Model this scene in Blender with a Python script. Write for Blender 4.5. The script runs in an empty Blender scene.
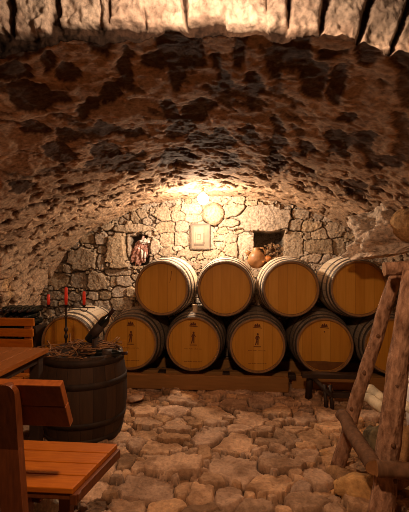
import bpy, bmesh, math, random
import numpy as np
from mathutils import Vector, Matrix, noise as mnoise

random.seed(7)
rng = np.random.default_rng(11)
scn = bpy.context.scene
COL = scn.collection
PI = math.pi

# ------------------------------------------------------------------ camera
H, F = 1.42, 410.0
YAW = math.atan(35.5 / 410)
cam_d = bpy.data.cameras.new('camera')
cam_d.sensor_fit = 'VERTICAL'
cam_d.sensor_height = 24.0
cam_d.lens = 24.0 * F / 512
cam_d.clip_start = 0.02
cam = bpy.data.objects.new('camera', cam_d)
COL.objects.link(cam)
cam.location = (0, 0, H)
cam.rotation_euler = (PI / 2, 0, YAW)
scn.camera = cam
CY, SY = math.cos(YAW), math.sin(YAW)

def ray(px, py):
    u = (px - 204.5) / F; v = (256 - py) / F
    return np.array([-SY + u * CY, CY + u * SY, v])
def at_y(px, py, Y):            # point where the sight line meets the plane y = Y
    k = ray(px, py); t = Y / k[1]
    return Vector((k[0] * t, Y, H + k[2] * t))
def at_z(px, py, Z):
    k = ray(px, py); t = (Z - H) / k[2]
    return Vector((k[0] * t, k[1] * t, Z))

# ------------------------------------------------------------------ noise
LAT = rng.random((8, 256, 256)).astype(np.float32)
def vn(x, y, s=0):
    x = np.asarray(x, dtype=np.float64); y = np.asarray(y, dtype=np.float64)
    xi = np.floor(x).astype(int); yi = np.floor(y).astype(int)
    fx = x - xi; fy = y - yi
    fx = fx * fx * (3 - 2 * fx); fy = fy * fy * (3 - 2 * fy)
    L = LAT[s % 8]; a = xi + 37 * s; b = yi + 61 * s
    g = lambda i, j: L[(a + i) & 255, (b + j) & 255]
    return (g(0, 0) * (1 - fx) + g(1, 0) * fx) * (1 - fy) + (g(0, 1) * (1 - fx) + g(1, 1) * fx) * fy
def fbm(x, y, s=0, o=4):
    t = 0; a = .5; n = 0
    for i in range(o):
        t = t + a * vn(x * 2 ** i, y * 2 ** i, s + i); n += a; a *= .55
    return t / n                # 0..1
def sstep(a, b, x):
    t = np.clip((x - a) / (b - a), 0, 1); return t * t * (3 - 2 * t)

def voronoi(U, V, seeds, p=2.6):
    """seeds: (u, v, hu, hv, rot). Returns nearest id, d1, d2 in units of stone half-size."""
    d1 = np.full(U.shape, 9.0); d2 = np.full(U.shape, 9.0); idx = np.zeros(U.shape, int)
    for i, (u, v, hu, hv, r) in enumerate(seeds):
        R = 4.0 * max(hu, hv)
        m = (np.abs(U - u) < R) & (np.abs(V - v) < R)
        ii = np.nonzero(m)
        if not len(ii[0]): continue
        dx = U[ii] - u; dy = V[ii] - v
        c, s = math.cos(r), math.sin(r)
        a = (dx * c + dy * s) / hu; b = (-dx * s + dy * c) / hv
        d = (np.abs(a) ** p + np.abs(b) ** p) ** (1 / p)
        o1 = d1[ii]; o2 = d2[ii]; oi = idx[ii]
        nw = d < o1
        d2[ii] = np.where(nw, o1, np.minimum(o2, d))
        d1[ii] = np.where(nw, d, o1)
        idx[ii] = np.where(nw, i, oi)
    return idx, d1, d2

def fill_seeds(seeds, u0, u1, v0, v1, size, n, keep=1.0, tries=9000):
    out = list(seeds)
    for _ in range(tries):
        if len(out) >= n: break
        u = random.uniform(u0, u1); v = random.uniform(v0, v1)
        hu, hv, r = size(u, v)
        ok = True
        for (a, b, ha, hb, rr) in out:
            dx, dy = u - a, v - b
            if abs(dx) > 1.2 or abs(dy) > 1.2: continue
            c, s = math.cos(rr), math.sin(rr)
            x = (dx * c + dy * s) / (ha + hu * keep); y = (-dx * s + dy * c) / (hb + hv * keep)
            if x * x + y * y < 1: ok = False; break
        if ok: out.append((u, v, hu, hv, r))
    return out

# ------------------------------------------------------------------ materials
def mat(name, rough=.7, metal=0.0, spec=.35):
    m = bpy.data.materials.new(name); m.use_nodes = True
    nt = m.node_tree; b = nt.nodes['Principled BSDF']
    b.inputs['Roughness'].default_value = rough
    b.inputs['Metallic'].default_value = metal
    b.inputs['Specular IOR Level'].default_value = spec
    return m, nt, b
def N(nt, t, **kw):
    n = nt.nodes.new(t)
    for k, v in kw.items():
        if k in n.inputs: n.inputs[k].default_value = v
        else: setattr(n, k, v)
    return n
def ramp(nt, fac, stops):
    r = nt.nodes.new('ShaderNodeValToRGB')
    e = r.color_ramp.elements
    e[0].position, e[0].color = stops[0][0], (*stops[0][1], 1)
    e[1].position, e[1].color = stops[-1][0], (*stops[-1][1], 1)
    for p, c in stops[1:-1]:
        q = e.new(p); q.color = (*c, 1)
    nt.links.new(fac, r.inputs[0]); return r.outputs[0]
def bump(nt, b, h, strength=.4, dist=.01):
    n = N(nt, 'ShaderNodeBump'); n.inputs['Strength'].default_value = strength; n.inputs['Distance'].default_value = dist
    nt.links.new(h, n.inputs['Height']); nt.links.new(n.outputs[0], b.inputs['Normal'])
def coords(nt, scale=(1, 1, 1), kind='Object'):
    c = nt.nodes.new('ShaderNodeTexCoord'); mp = nt.nodes.new('ShaderNodeMapping')
    mp.inputs['Scale'].default_value = scale
    nt.links.new(c.outputs[kind], mp.inputs[0]); return mp.outputs[0]

def noisy(name, c1, c2, scale=12, stretch=(1, 1, 1), rough=.7, metal=0.0, spec=.35, bmp=.3, bd=.004, detail=6):
    m, nt, b = mat(name, rough, metal, spec)
    v = coords(nt, stretch)
    n = N(nt, 'ShaderNodeTexNoise', Scale=scale, Detail=detail); nt.links.new(v, n.inputs['Vector'])
    nt.links.new(ramp(nt, n.outputs[0], [(.3, c1), (.7, c2)]), b.inputs['Base Color'])
    bump(nt, b, n.outputs[0], bmp, bd)
    return m

def stone_mat(name, fine=45, bs=.5, bd=.012, k=(.42, 1.45)):
    m, nt, b = mat(name, .88, 0, .2)
    a = N(nt, 'ShaderNodeAttribute', attribute_name='albedo')
    v = coords(nt)
    n = N(nt, 'ShaderNodeTexNoise', Scale=fine, Detail=7, Roughness=.65); nt.links.new(v, n.inputs['Vector'])
    g = ramp(nt, n.outputs[0], [(.3, (k[0], k[0] * .95, k[0] * .9)), (.48, (.95, .95, .95)), (.7, (k[1], k[1], k[1] * .98))])
    mx = N(nt, 'ShaderNodeMix', data_type='RGBA', blend_type='MULTIPLY'); mx.inputs[0].default_value = 1
    nt.links.new(a.outputs['Color'], mx.inputs[6]); nt.links.new(g, mx.inputs[7])
    nt.links.new(mx.outputs[2], b.inputs['Base Color'])
    bump(nt, b, n.outputs[0], bs, bd)
    return m

def plank_mat(name, cols, width=.1, axis=0, grain=(1, 1, 18), rough=.55, spec=.3, line=(.3, .3, .3), lw=.02):
    """boards side by side across one object axis, fine grain along the others"""
    m, nt, b = mat(name, rough, 0, spec)
    L = nt.links.new
    c = nt.nodes.new('ShaderNodeTexCoord'); s = nt.nodes.new('ShaderNodeSeparateXYZ'); L(c.outputs['Object'], s.inputs[0])
    dv = N(nt, 'ShaderNodeMath', operation='DIVIDE'); L(s.outputs[axis], dv.inputs[0]); dv.inputs[1].default_value = width
    ad = N(nt, 'ShaderNodeMath', operation='ADD'); L(dv.outputs[0], ad.inputs[0]); ad.inputs[1].default_value = .37
    fl = N(nt, 'ShaderNodeMath', operation='FLOOR'); L(ad.outputs[0], fl.inputs[0])
    fr = N(nt, 'ShaderNodeMath', operation='FRACT'); L(ad.outputs[0], fr.inputs[0])
    oi = nt.nodes.new('ShaderNodeObjectInfo')
    cb = nt.nodes.new('ShaderNodeCombineXYZ'); L(fl.outputs[0], cb.inputs[0]); L(oi.outputs['Random'], cb.inputs[1])
    wn = nt.nodes.new('ShaderNodeTexWhiteNoise'); wn.noise_dimensions = '3D'; L(cb.outputs[0], wn.inputs['Vector'])
    mp = nt.nodes.new('ShaderNodeMapping'); mp.inputs['Scale'].default_value = grain; L(c.outputs['Object'], mp.inputs[0])
    n = N(nt, 'ShaderNodeTexNoise', Scale=3.0, Detail=6); L(mp.outputs[0], n.inputs['Vector'])
    mixf = N(nt, 'ShaderNodeMath', operation='MULTIPLY_ADD'); L(wn.outputs['Value'], mixf.inputs[0]); mixf.inputs[1].default_value = .45
    hf = N(nt, 'ShaderNodeMath', operation='MULTIPLY'); L(n.outputs[0], hf.inputs[0]); hf.inputs[1].default_value = .6
    L(hf.outputs[0], mixf.inputs[2])
    base = ramp(nt, mixf.outputs[0], [(.2, cols[0]), (.5, cols[1]), (.85, cols[2])])
    lt = N(nt, 'ShaderNodeMath', operation='LESS_THAN'); L(fr.outputs[0], lt.inputs[0]); lt.inputs[1].default_value = lw
    mx = N(nt, 'ShaderNodeMix', data_type='RGBA', blend_type='MULTIPLY'); L(lt.outputs[0], mx.inputs[0]); L(base, mx.inputs[6]); mx.inputs[7].default_value = (*line, 1)
    L(mx.outputs[2], b.inputs['Base Color'])
    bump(nt, b, n.outputs[0], .2, .003)
    return m

def stave_mat(name, cols, n=26, rough=.6):
    """staves round an axis along local y"""
    m, nt, b = mat(name, rough, 0, .3)
    L = nt.links.new
    c = nt.nodes.new('ShaderNodeTexCoord'); s = nt.nodes.new('ShaderNodeSeparateXYZ'); L(c.outputs['Object'], s.inputs[0])
    at = N(nt, 'ShaderNodeMath', operation='ARCTAN2'); L(s.outputs[0], at.inputs[0]); L(s.outputs[2], at.inputs[1])
    ml = N(nt, 'ShaderNodeMath', operation='MULTIPLY'); L(at.outputs[0], ml.inputs[0]); ml.inputs[1].default_value = n / (2 * PI)
    fl = N(nt, 'ShaderNodeMath', operation='FLOOR'); L(ml.outputs[0], fl.inputs[0])
    fr = N(nt, 'ShaderNodeMath', operation='FRACT'); L(ml.outputs[0], fr.inputs[0])
    cb = nt.nodes.new('ShaderNodeCombineXYZ'); L(fl.outputs[0], cb.inputs[0])
    oi = nt.nodes.new('ShaderNodeObjectInfo'); L(oi.outputs['Random'], cb.inputs[1])
    wn = nt.nodes.new('ShaderNodeTexWhiteNoise'); wn.noise_dimensions = '3D'; L(cb.outputs[0], wn.inputs['Vector'])
    mp = nt.nodes.new('ShaderNodeMapping'); mp.inputs['Scale'].default_value = (14, 1.5, 14); L(c.outputs['Object'], mp.inputs[0])
    nz = N(nt, 'ShaderNodeTexNoise', Scale=2.5, Detail=5); L(mp.outputs[0], nz.inputs['Vector'])
    mf = N(nt, 'ShaderNodeMath', operation='MULTIPLY_ADD'); L(wn.outputs['Value'], mf.inputs[0]); mf.inputs[1].default_value = .4
    hf = N(nt, 'ShaderNodeMath', operation='MULTIPLY'); L(nz.outputs[0], hf.inputs[0]); hf.inputs[1].default_value = .6
    L(hf.outputs[0], mf.inputs[2])
    base = ramp(nt, mf.outputs[0], [(.2, cols[0]), (.5, cols[1]), (.8, cols[2])])
    lt = N(nt, 'ShaderNodeMath', operation='LESS_THAN'); L(fr.outputs[0], lt.inputs[0]); lt.inputs[1].default_value = .05
    mx = N(nt, 'ShaderNodeMix', data_type='RGBA', blend_type='MULTIPLY'); L(lt.outputs[0], mx.inputs[0]); L(base, mx.inputs[6]); mx.inputs[7].default_value = (.35, .33, .3, 1)
    L(mx.outputs[2], b.inputs['Base Color'])
    bump(nt, b, nz.outputs[0], .25, .004)
    return m

M = {}
M['vault'] = stone_mat('rough_vault_stone', 38, .7, .018)
M['masonry'] = stone_mat('wall_masonry', 40, .7, .018)
M['flags'] = stone_mat('floor_flagstone', 40, .6, .012, (.68, 1.22))
M['head'] = plank_mat('barrel_head_oak', [(.47, .20, .018), (.55, .25, .025), (.63, .31, .045)], .098, 0, (14, 1, 1.2), .5, .3, (.6, .55, .5), .03)
M['stave'] = stave_mat('barrel_stave_oak', [(.52, .40, .27), (.66, .54, .39), (.78, .67, .52)])
M['stave_shaded'] = stave_mat('barrel_stave_shaded_oak', [(.24, .17, .11), (.34, .25, .17), (.46, .36, .26)])  # darker copy of the stave oak, holding the bottom row's shade
M['hoop'] = noisy('galvanised_hoop', (.075, .06, .048), (.15, .12, .10), 9, (1, 1, 1), .5, .25, .4, .1)
M['chime'] = noisy('barrel_chime_oak', (.20, .10, .035), (.34, .18, .07), 14, (1, 1, 1), .6)
M['brand'] = noisy('burnt_brand_mark', (.10, .025, .008), (.16, .045, .012), 60, rough=.8)
M['darker'] = noisy('dark_head_patch', (.13, .05, .012), (.2, .085, .02), 14, rough=.5)
M['bung'] = noisy('bung_wood', (.6, .42, .25), (.72, .52, .33), 25)
M['beam'] = plank_mat('rack_timber', [(.24, .11, .03), (.32, .15, .04), (.40, .2, .06)], .5, 2, (1.5, 14, 14), .7)
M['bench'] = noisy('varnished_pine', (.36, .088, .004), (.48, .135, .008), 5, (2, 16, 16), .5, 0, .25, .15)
M['benchpost'] = noisy('shaded_bench_frame', (.10, .026, .006), (.17, .045, .009), 5, (14, 14, 2), .5, 0, .35, .15)  # bench wood darkened, shade built into the colour
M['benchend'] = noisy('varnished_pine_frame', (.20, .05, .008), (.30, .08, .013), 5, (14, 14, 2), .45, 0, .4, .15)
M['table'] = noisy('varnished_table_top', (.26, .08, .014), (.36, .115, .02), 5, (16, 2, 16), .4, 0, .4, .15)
M['oldstave'] = stave_mat('weathered_dark_stave', [(.026, .012, .005), (.04, .019, .008), (.062, .03, .013)], 22, .75)
M['oldhoop'] = noisy('rusty_hoop', (.02, .012, .008), (.045, .026, .015), 14, rough=.7, metal=.4)
M['bark'] = noisy('peeled_log', (.13, .06, .03), (.46, .255, .15), 6, (5, 5, 2.2), .8, 0, .2, 1.0, .03, 9)
M['cut'] = noisy('sawn_log_end', (.26, .12, .04), (.42, .21, .08), 20)
M['darklog'] = noisy('dark_weathered_log', (.10, .05, .025), (.18, .09, .045), 7, (5, 5, 1.5), .85, 0, .2, .6, .01)
M['knot'] = noisy('log_knot', (.08, .035, .015), (.14, .06, .025), 20)
M['pale'] = noisy('pale_split_wood', (.6, .48, .3), (.72, .6, .4), 10, (6, 6, 1.5), .75)
M['darkwood'] = noisy('dark_stained_and_shaded_wood', (.022, .011, .006), (.042, .021, .011), 8, rough=.6)
M['iron'] = noisy('black_wrought_iron', (.035, .022, .015), (.07, .045, .03), 20, rough=.5, metal=.6)
M['candle'] = noisy('red_wax', (.75, .035, .015), (.82, .06, .025), 20, rough=.45, bmp=.1)
M['wick'] = noisy('candle_wick', (.03, .02, .02), (.05, .04, .03), 40)
M['glass'] = noisy('dark_bottle_glass', (.005, .006, .005), (.009, .01, .008), 4, rough=.1, spec=.4, bmp=0)
M['foil'] = noisy('dark_capsule', (.02, .008, .007), (.03, .012, .01), 20, rough=.35, spec=.5)
M['label'] = noisy('dark_bottle_label', (.03, .018, .012), (.05, .03, .02), 20)
M['twig'] = noisy('dry_vine_wood', (.07, .03, .015), (.40, .19, .07), 9, rough=.85)
M['clay'] = noisy('ochre_clay', (.26, .12, .045), (.34, .165, .06), 8, rough=.45, spec=.4, bmp=.1)
M['leaf'] = noisy('dry_leaf', (.10, .05, .02), (.34, .2, .1), 15, rough=.8)
M['gourd'] = noisy('orange_gourd', (.4, .13, .03), (.48, .17, .04), 8, rough=.5)
M['pink'] = noisy('pink_wrap', (.30, .10, .07), (.62, .36, .28), 25, rough=.3, spec=.6)
M['white'] = noisy('white_highlight', (.75, .68, .6), (.85, .8, .72), 20, rough=.3, spec=.6)
M['paper'] = noisy('aged_paper', (.22, .16, .11), (.30, .22, .15), 9, rough=.6, bmp=.05)
M['paper2'] = noisy('pale_sketch_area', (.33, .25, .17), (.42, .32, .22), 14, rough=.6, bmp=.05)
M['frame'] = noisy('dark_picture_frame', (.12, .085, .06), (.19, .14, .1), 14, rough=.5)
M['ink'] = noisy('sketch_ink', (.10, .07, .05), (.17, .12, .085), 30)
M['bucket'] = noisy('white_plastic', (.66, .62, .58), (.72, .68, .64), 6, rough=.4, bmp=.02)
M['ceramic'] = noisy('lamp_socket', (.5, .45, .4), (.6, .55, .5), 10, rough=.4)
mm, nt, b = mat('bulb_glow', .3)
b.inputs['Base Color'].default_value = (1, .85, .6, 1)
b.inputs['Emission Color'].default_value = (1, .74, .42, 1); b.inputs['Emission Strength'].default_value = 60
M['bulb'] = mm

# ------------------------------------------------------------------ object helpers
def setp(o, label=None, cat=None, group=None, kind=None):
    if label: o['label'] = label
    if cat: o['category'] = cat
    if group: o['group'] = group
    if kind: o['kind'] = kind
    return o
def link(name, me, m, parent=None, loc=None, smooth=True):
    if m is not None and not len(me.materials):
        for q in (m if isinstance(m, (list, tuple)) else [m]): me.materials.append(q)
    if smooth: me.shade_smooth()
    o = bpy.data.objects.new(name, me); COL.objects.link(o)
    if parent: o.parent = parent
    if loc is not None: o.location = loc
    return o
def ob(name, bm, m, parent=None, loc=None, smooth=False):
    bmesh.ops.recalc_face_normals(bm, faces=bm.faces[:])
    me = bpy.data.meshes.new(name); bm.to_mesh(me); bm.free()
    return link(name, me, m, parent, loc, smooth)
def thing(name, label, cat, loc=(0, 0, 0), rz=0, group=None):
    o = bpy.data.objects.new(name, None); COL.objects.link(o)
    o.empty_display_size = .1; o.location = loc; o.rotation_euler = (0, 0, rz)
    return setp(o, label, cat, group)
def dup(root, loc, rz, label, group=None):
    r = root.copy(); COL.objects.link(r); r.location = loc; r.rotation_euler = (0, 0, rz)
    r['label'] = label
    if group: r['group'] = group
    for ch in list(root.children):
        c = ch.copy(); COL.objects.link(c); c.parent = r
        for g in list(ch.children):
            d = g.copy(); COL.objects.link(d); d.parent = c
    return r
def box(bm, c, s, rot=None, bev=.006):
    r = bmesh.ops.create_cube(bm, size=1.0)
    vs = r['verts']
    bmesh.ops.scale(bm, vec=s, verts=vs)
    if bev:
        es = list({e for v in vs for e in v.link_edges})
        g = bmesh.ops.bevel(bm, geom=es, offset=bev, segments=2, affect='EDGES', profile=.6)
        vs = list({v for f in g['faces'] for v in f.verts} | {v for v in vs if v.is_valid})
    mx = Matrix.Translation(Vector(c)) @ (rot.to_4x4() if rot is not None else Matrix())
    bmesh.ops.transform(bm, matrix=mx, verts=vs)
def lathe(bm, prof, n=32, axis='z', mx=None, close=True):
    """prof: (r, h) list, revolved round local z (or y)"""
    rings = []
    for r, h in prof:
        if r < 1e-5:
            rings.append([bm.verts.new((0, 0, h) if axis == 'z' else (0, h, 0))]); continue
        ring = []
        for k in range(n):
            a = 2 * PI * k / n
            p = (r * math.cos(a), r * math.sin(a), h) if axis == 'z' else (r * math.sin(a), h, r * math.cos(a))
            ring.append(bm.verts.new(p))
        rings.append(ring)
    for A, B in zip(rings, rings[1:]):
        for k in range(n):
            k2 = (k + 1) % n
            if len(A) == 1 and len(B) == 1: continue
            if len(A) == 1: bm.faces.new((A[0], B[k], B[k2]))
            elif len(B) == 1: bm.faces.new((A[k], A[k2], B[0]))
            else: bm.faces.new((A[k], A[k2], B[k2], B[k]))
    if mx is not None:
        bmesh.ops.transform(bm, matrix=mx, verts=[v for r in rings for v in r])
def tube(bm, pts, rad, n=8, cap=True, rough=0.0, seed=0, endmat=None):
    pts = [Vector(p) for p in pts]
    if not isinstance(rad, (list, tuple)): rad = [rad] * len(pts)
    rings = []
    for i, p in enumerate(pts):
        t = (pts[min(i + 1, len(pts) - 1)] - pts[max(i - 1, 0)]).normalized()
        up = Vector((0, 0, 1)) if abs(t.z) < .9 else Vector((1, 0, 0))
        a = t.cross(up).normalized(); b_ = a.cross(t).normalized()
        ring = []
        for k in range(n):
            an = 2 * PI * k / n
            d = a * math.cos(an) + b_ * math.sin(an)
            r = rad[i]
            if rough:
                q = p * 6 + d * .8 + Vector((seed, seed * .7, 0))
                r *= 1 + rough * (mnoise.noise(q) + .5 * mnoise.noise(q * 2.7))
            ring.append(bm.verts.new(p + d * r))
        rings.append(ring)
    for A, B in zip(rings, rings[1:]):
        for k in range(n):
            bm.faces.new((A[k], A[(k + 1) % n], B[(k + 1) % n], B[k])).smooth = True
    if cap:
        for R_ in (rings[0], rings[-1]):
            f = bm.faces.new(R_)
            if endmat is not None: f.material_index = endmat
def lump(bm, c, s, amp=.15, freq=2.2, seed=0, sub=4, rot=None, flat=None, mx=None):
    r = bmesh.ops.create_icosphere(bm, subdivisions=sub, radius=1.0)
    for v in r['verts']:
        d = v.co.normalized(); q = d * freq + Vector((seed * 3.1, seed * 1.7, seed))
        # facetted stone: clip by a few random planes, then roughen
        k = 1 + amp * (mnoise.noise(q) + .5 * mnoise.noise(q * 2.3) + .25 * mnoise.noise(q * 5))
        p = d * k
        for j in range(7):
            w = Vector((math.sin(seed * 5 + j * 2.4), math.cos(seed * 3 + j * 1.9), math.sin(seed * 7 + j * 3.3))).normalized()
            e = p.dot(w) - .82
            if e > 0 and flat: p -= w * e * flat
        v.co = Vector((p.x * s[0], p.y * s[1], p.z * s[2]))
    m_ = Matrix.Translation(Vector(c)) @ (rot.to_4x4() if rot is not None else Matrix())
    bmesh.ops.transform(bm, matrix=m_, verts=r['verts'])
def grid(name, P, C, m, kind=None):
    ny, nx, _ = P.shape
    me = bpy.data.meshes.new(name)
    i = np.arange(ny * nx).reshape(ny, nx)
    q = np.stack([i[:-1, :-1], i[:-1, 1:], i[1:, 1:], i[1:, :-1]], -1).reshape(-1, 4)
    me.vertices.add(ny * nx); me.vertices.foreach_set('co', P.reshape(-1).astype(np.float32))
    me.loops.add(q.size); me.loops.foreach_set('vertex_index', q.reshape(-1).astype(np.int32))
    me.polygons.add(len(q)); me.polygons.foreach_set('loop_start', np.arange(0, q.size, 4, dtype=np.int32))
    me.update(calc_edges=True); me.validate()
    a = me.color_attributes.new('albedo', 'FLOAT_COLOR', 'POINT')
    c4 = np.ones((ny * nx, 4), np.float32); c4[:, :3] = C.reshape(-1, 3)
    a.data.foreach_set('color', c4.reshape(-1))
    o = link(name, me, m, None, None, True)
    if kind: o['kind'] = kind
    return o
def paint(me, base, amp=.25, freq=4, seed=0):
    """plain stone tone per vertex for a loose rock"""
    a = me.color_attributes.new('albedo', 'FLOAT_COLOR', 'POINT')
    for i, v in enumerate(me.vertices):
        k = 1 + amp * mnoise.noise(v.co * freq + Vector((seed, seed, seed)))
        a.data[i].color = (base[0] * k, base[1] * k, base[2] * k, 1)
def lerp3(a, b, t): return np.asarray(a) * (1 - t[..., None]) + np.asarray(b) * t[..., None]

# ================================================================== SETTING
YB = 5.5                                        # back wall plane
VX, VZ, VA, VB = -.3, .4, 2.55, 1.82            # the vault's section: an ellipse on low upright sides
def vault_z(x):
    return VZ + VB * np.sqrt(np.clip(1 - ((np.asarray(x) - VX) / VA) ** 2, 0, 1))

# ---- back wall of fieldstone
def wseed(lst, Y=YB):
    out = []
    for t in lst:
        x, y, hw, hh = t[:4]; p = at_y(x, y, Y)
        out.append((p.x, p.z, hw * Y / F, hh * Y / F, math.radians(t[4]) if len(t) > 4 else 0))
    return out
WS = [(84,259,14,11.5),(89,239,9,5),(102,239,7,5),(76,245,6,5),(65,249,6,4),(62,256,8,5.5),(50,268,5,6),(60,268,5,5),(70,268,5,4),
      (60,280,10,8),(81,280,9,9),(99,281,10,9.5),(103,262,4,8),(44,285,5,5),(91,247,5,2.5),(104,250,5.5,4),(59,295,9,4),(77,296,7,4),
      (95,296,6,4.5),(106,295,5.5,5),(104,305,8,5),(89,302,6,4),(38,294,4,4),(32,304,3,3),(53,303,6,3.5),(67,303,6,3),
      (119,251,10.5,17),(135,229,20,4),(120,272.5,15,3.8),(126,281,9,5),(115,282,3,6),(120,292,6.5,5.5),(123,303,11,6),(132,291,4,5),
      (138,277,6,3),(136,219,4,5),(143,214,4,4),(152,222,8,3.5),(163,214,8,7),(166,228,9,5.5),(178,217,6,5),(182,227,7,5),(168,240,7,7),
      (182,240,7.5,7),(194,219,8,4),(192,209,11,4),(167,252,9,4),(190,254,10,3.5),(211,254,8,4),(223,232,5,4),(226,238,10,4.5),
      (221,245,4.5,3.5),(231,250,6,7),(154,222,4,5),(150,234,5,4),(233,212,15,7),(231,223,14,4.5),(258,219,31,12),(245,243,7,11),
      (293,245,9,13),(295,226,6,6),(309,227,9,5),(319,235,8,5),(307,236,4,4),(319,247,15,7),(333,230,8,7),(338,246,6,8),(313,258,10,4),
      (327,259,10,4),(317,214,8,5),(330,217,7,5),(268,268,16,4),(300,214,9,5),(156,247,5,7),(201,236,12,14),(214,214,11,11),(138,247,13,15)]
ws = wseed(WS)
ws = fill_seeds(ws, -3.1, 2.5, 0, 2.45, lambda u, v: (random.uniform(.03, .085), random.uniform(.025, .05), random.uniform(-.25, .25)), 900, .8, 14000)
ws = fill_seeds(ws, -3.0, 2.2, .3, 2.3, lambda u, v: (random.uniform(.018, .045), random.uniform(.014, .03), random.uniform(-.3, .3)), 1500, .9, 9000)
U, V = np.meshgrid(np.arange(-3.1, 2.5, .0085), np.arange(-.06, 2.46, .0085))
wu = U + .045 * (fbm(U * 10, V * 10, 1, 5) - .5) ; wv = V + .045 * (fbm(U * 10 + 40, V * 10, 2, 5) - .5)
idx, d1, d2 = voronoi(wu, wv, ws, 3.0)
e = d2 - d1
ns = len(ws)
hz = rng.uniform(-.03, .03, ns); hz[26] = .05; hz[57] = .05; hz[27] = .03; hz[74] = -.03; hz[75] = -.02; hz[76] = -.03
tn = rng.uniform(.78, 1.12, ns)
warm = rng.uniform(-.06, .08, ns)
lf_ = sstep(-1.0, -2.0, U)
h = sstep(.0, .12 + .2 * lf_, e) * (.075 + .02 * lf_) + hz[idx] * sstep(.0, .14, e) + .03 * (fbm(U * 14, V * 14, 3, 5) - .5) + .012 * (fbm(U * 42, V * 42, 6, 3) - .5) + .03 * (fbm(U * 3, V * 3, 4) - .5)
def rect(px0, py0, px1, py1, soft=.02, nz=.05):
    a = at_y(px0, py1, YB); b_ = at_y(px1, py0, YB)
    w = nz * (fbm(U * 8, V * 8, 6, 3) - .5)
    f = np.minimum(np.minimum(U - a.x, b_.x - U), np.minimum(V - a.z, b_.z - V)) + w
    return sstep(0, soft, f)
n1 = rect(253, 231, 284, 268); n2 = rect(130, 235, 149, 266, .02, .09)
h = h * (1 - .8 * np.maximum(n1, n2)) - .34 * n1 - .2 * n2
C = lerp3((.47, .355, .25), (.58, .45, .33), fbm(U * 5, V * 5, 5)) * (tn[idx] * (1 + 0 * e))[..., None]
C[..., 2] *= 1 - warm[idx] * 2; C[..., 1] *= 1 - warm[idx] * .6
C = lerp3((.07, .06, .035), (1, 1, 1), sstep(.0, .09, e)) * C
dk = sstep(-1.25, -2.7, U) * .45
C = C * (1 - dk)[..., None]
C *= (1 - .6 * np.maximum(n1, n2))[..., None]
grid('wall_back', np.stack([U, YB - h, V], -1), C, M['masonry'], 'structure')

# ---- stone floor
FS = [(169,468,35,6.5),(147,487,27,12),(175,437,17,5),(211,440,20,8.5),(127,507,19,9),(173,411,15,7),(211,412,18,8),(144,414,13,5),(129,397,8,4),
      (148,424,14,4),(144,433,14,4),(163,419,9,3.5),(159,447,20,6),(159,457,15,3.8),(125,461,9,9),(138,445,10,5),(184,486,10,9),(191,453,8,5),
      (203,455,7,6),(200,494,14,10),(197,511,18,5),(214,481,12,6),(229,443,24,9),(235,469,26,13),(227,497,14,11),(270,485,22,11),(251,508,20,7),
      (283,466,22,5),(270,458,9,5),(234,404,13,6),(251,421,14,6),(264,431,8,5),(239,430,10,4),(308,399,14,5),(315,437,14,7),(308,456,12,6),
      (304,418,10,5),(277,413,14,4),(286,437,9,5),(321,482,16,8),(308,505,17,9),(299,491,13,6),(345,485,17,11),(362,506,16,9),(330,415,12,7),
      (337,448,8,5),(104,469,11,8),(96,488,10,9),(98,507,10,8),(160,396,9,4),(190,394,9,4),(214,395,10,4),(262,402,12,5),(285,398,10,4),(196,424,9,4)]
fs = []
for (x, y, hw, hh) in FS:
    p = at_z(x, y, 0); fs.append((p.x, p.y, hw * p.y / F, hh * p.y ** 2 / (F * H), 0))
fs = fill_seeds(fs, -3.2, 2.7, -1.3, 5.7, lambda u, v: (lambda r: (r, r * random.uniform(.55, .9), random.uniform(-.5, .5)))(random.uniform(.05, .14) if v > 1.5 else random.uniform(.14, .25)), 900, .85, 14000)
fs = fill_seeds(fs, -1.6, 1.9, 2.0, 4.5, lambda u, v: (lambda r: (r, r * random.uniform(.6, 1), random.uniform(-.8, .8)))(random.uniform(.022, .05)), 1700, .9, 12000)
U, V = np.meshgrid(np.arange(-3.1, 2.55, .0085), np.arange(1.25, 5.62, .008))
wu = U + .06 * (fbm(U * 7, V * 7, 1, 3) - .5); wv = V + .07 * (fbm(U * 7 + 20, V * 7, 2, 3) - .5)
idx, d1, d2 = voronoi(wu, wv, fs, 2.6)
e = d2 - d1; ns = len(fs)
su = np.array([s[0] for s in fs]); sv = np.array([s[1] for s in fs])
tx = rng.uniform(-.13, .13, ns); ty = rng.uniform(-.16, .1, ns); hz = rng.uniform(-.016, .03, ns)
hz[42] = .05; hz[43] = .04
h = sstep(.0, .24, e) * .042 + (hz[idx] + (U - su[idx]) * tx[idx] + (V - sv[idx]) * ty[idx]) * sstep(0, .3, e)
h += .022 * (fbm(U * 9, V * 11, 3, 4) - .5) + .03 * (np.abs(fbm(U * 16, V * 16, 1, 4) - .5)) + .05 * (fbm(U * 2.2, V * 2.2, 4) - .5) + .012 * np.abs(fbm(U * 30, V * 22, 5, 3) - .5) - .04
tn = rng.uniform(.66, 1.25, ns); warm = rng.uniform(-.05, .1, ns)
right = (su > .55) & (sv < 3.6)
warm[right] += .1
C = lerp3((.31, .178, .10), (.54, .335, .205), sstep(.3, .7, fbm(U * 8, V * 8, 6, 5))) * tn[idx][..., None]
C[..., 2] *= 1 - warm[idx] * 2.2; C[..., 1] *= 1 - warm[idx] * .7
C = lerp3((.06, .042, .03), (1, 1, 1), sstep(.02, .16, e)) * C
FLOOR_U, FLOOR_V, FLOOR_H = U, V, h
def floor_h(x, y):
    i = int(np.clip((y - 1.25) / .008, 0, h_f.shape[0] - 1)); j = int(np.clip((x + 3.1) / .0085, 0, h_f.shape[1] - 1))
    return float(h_f[i, j])
h_f = h.copy()
grid('floor', np.stack([U, V, h], -1), C, M['flags'], 'structure')
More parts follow.
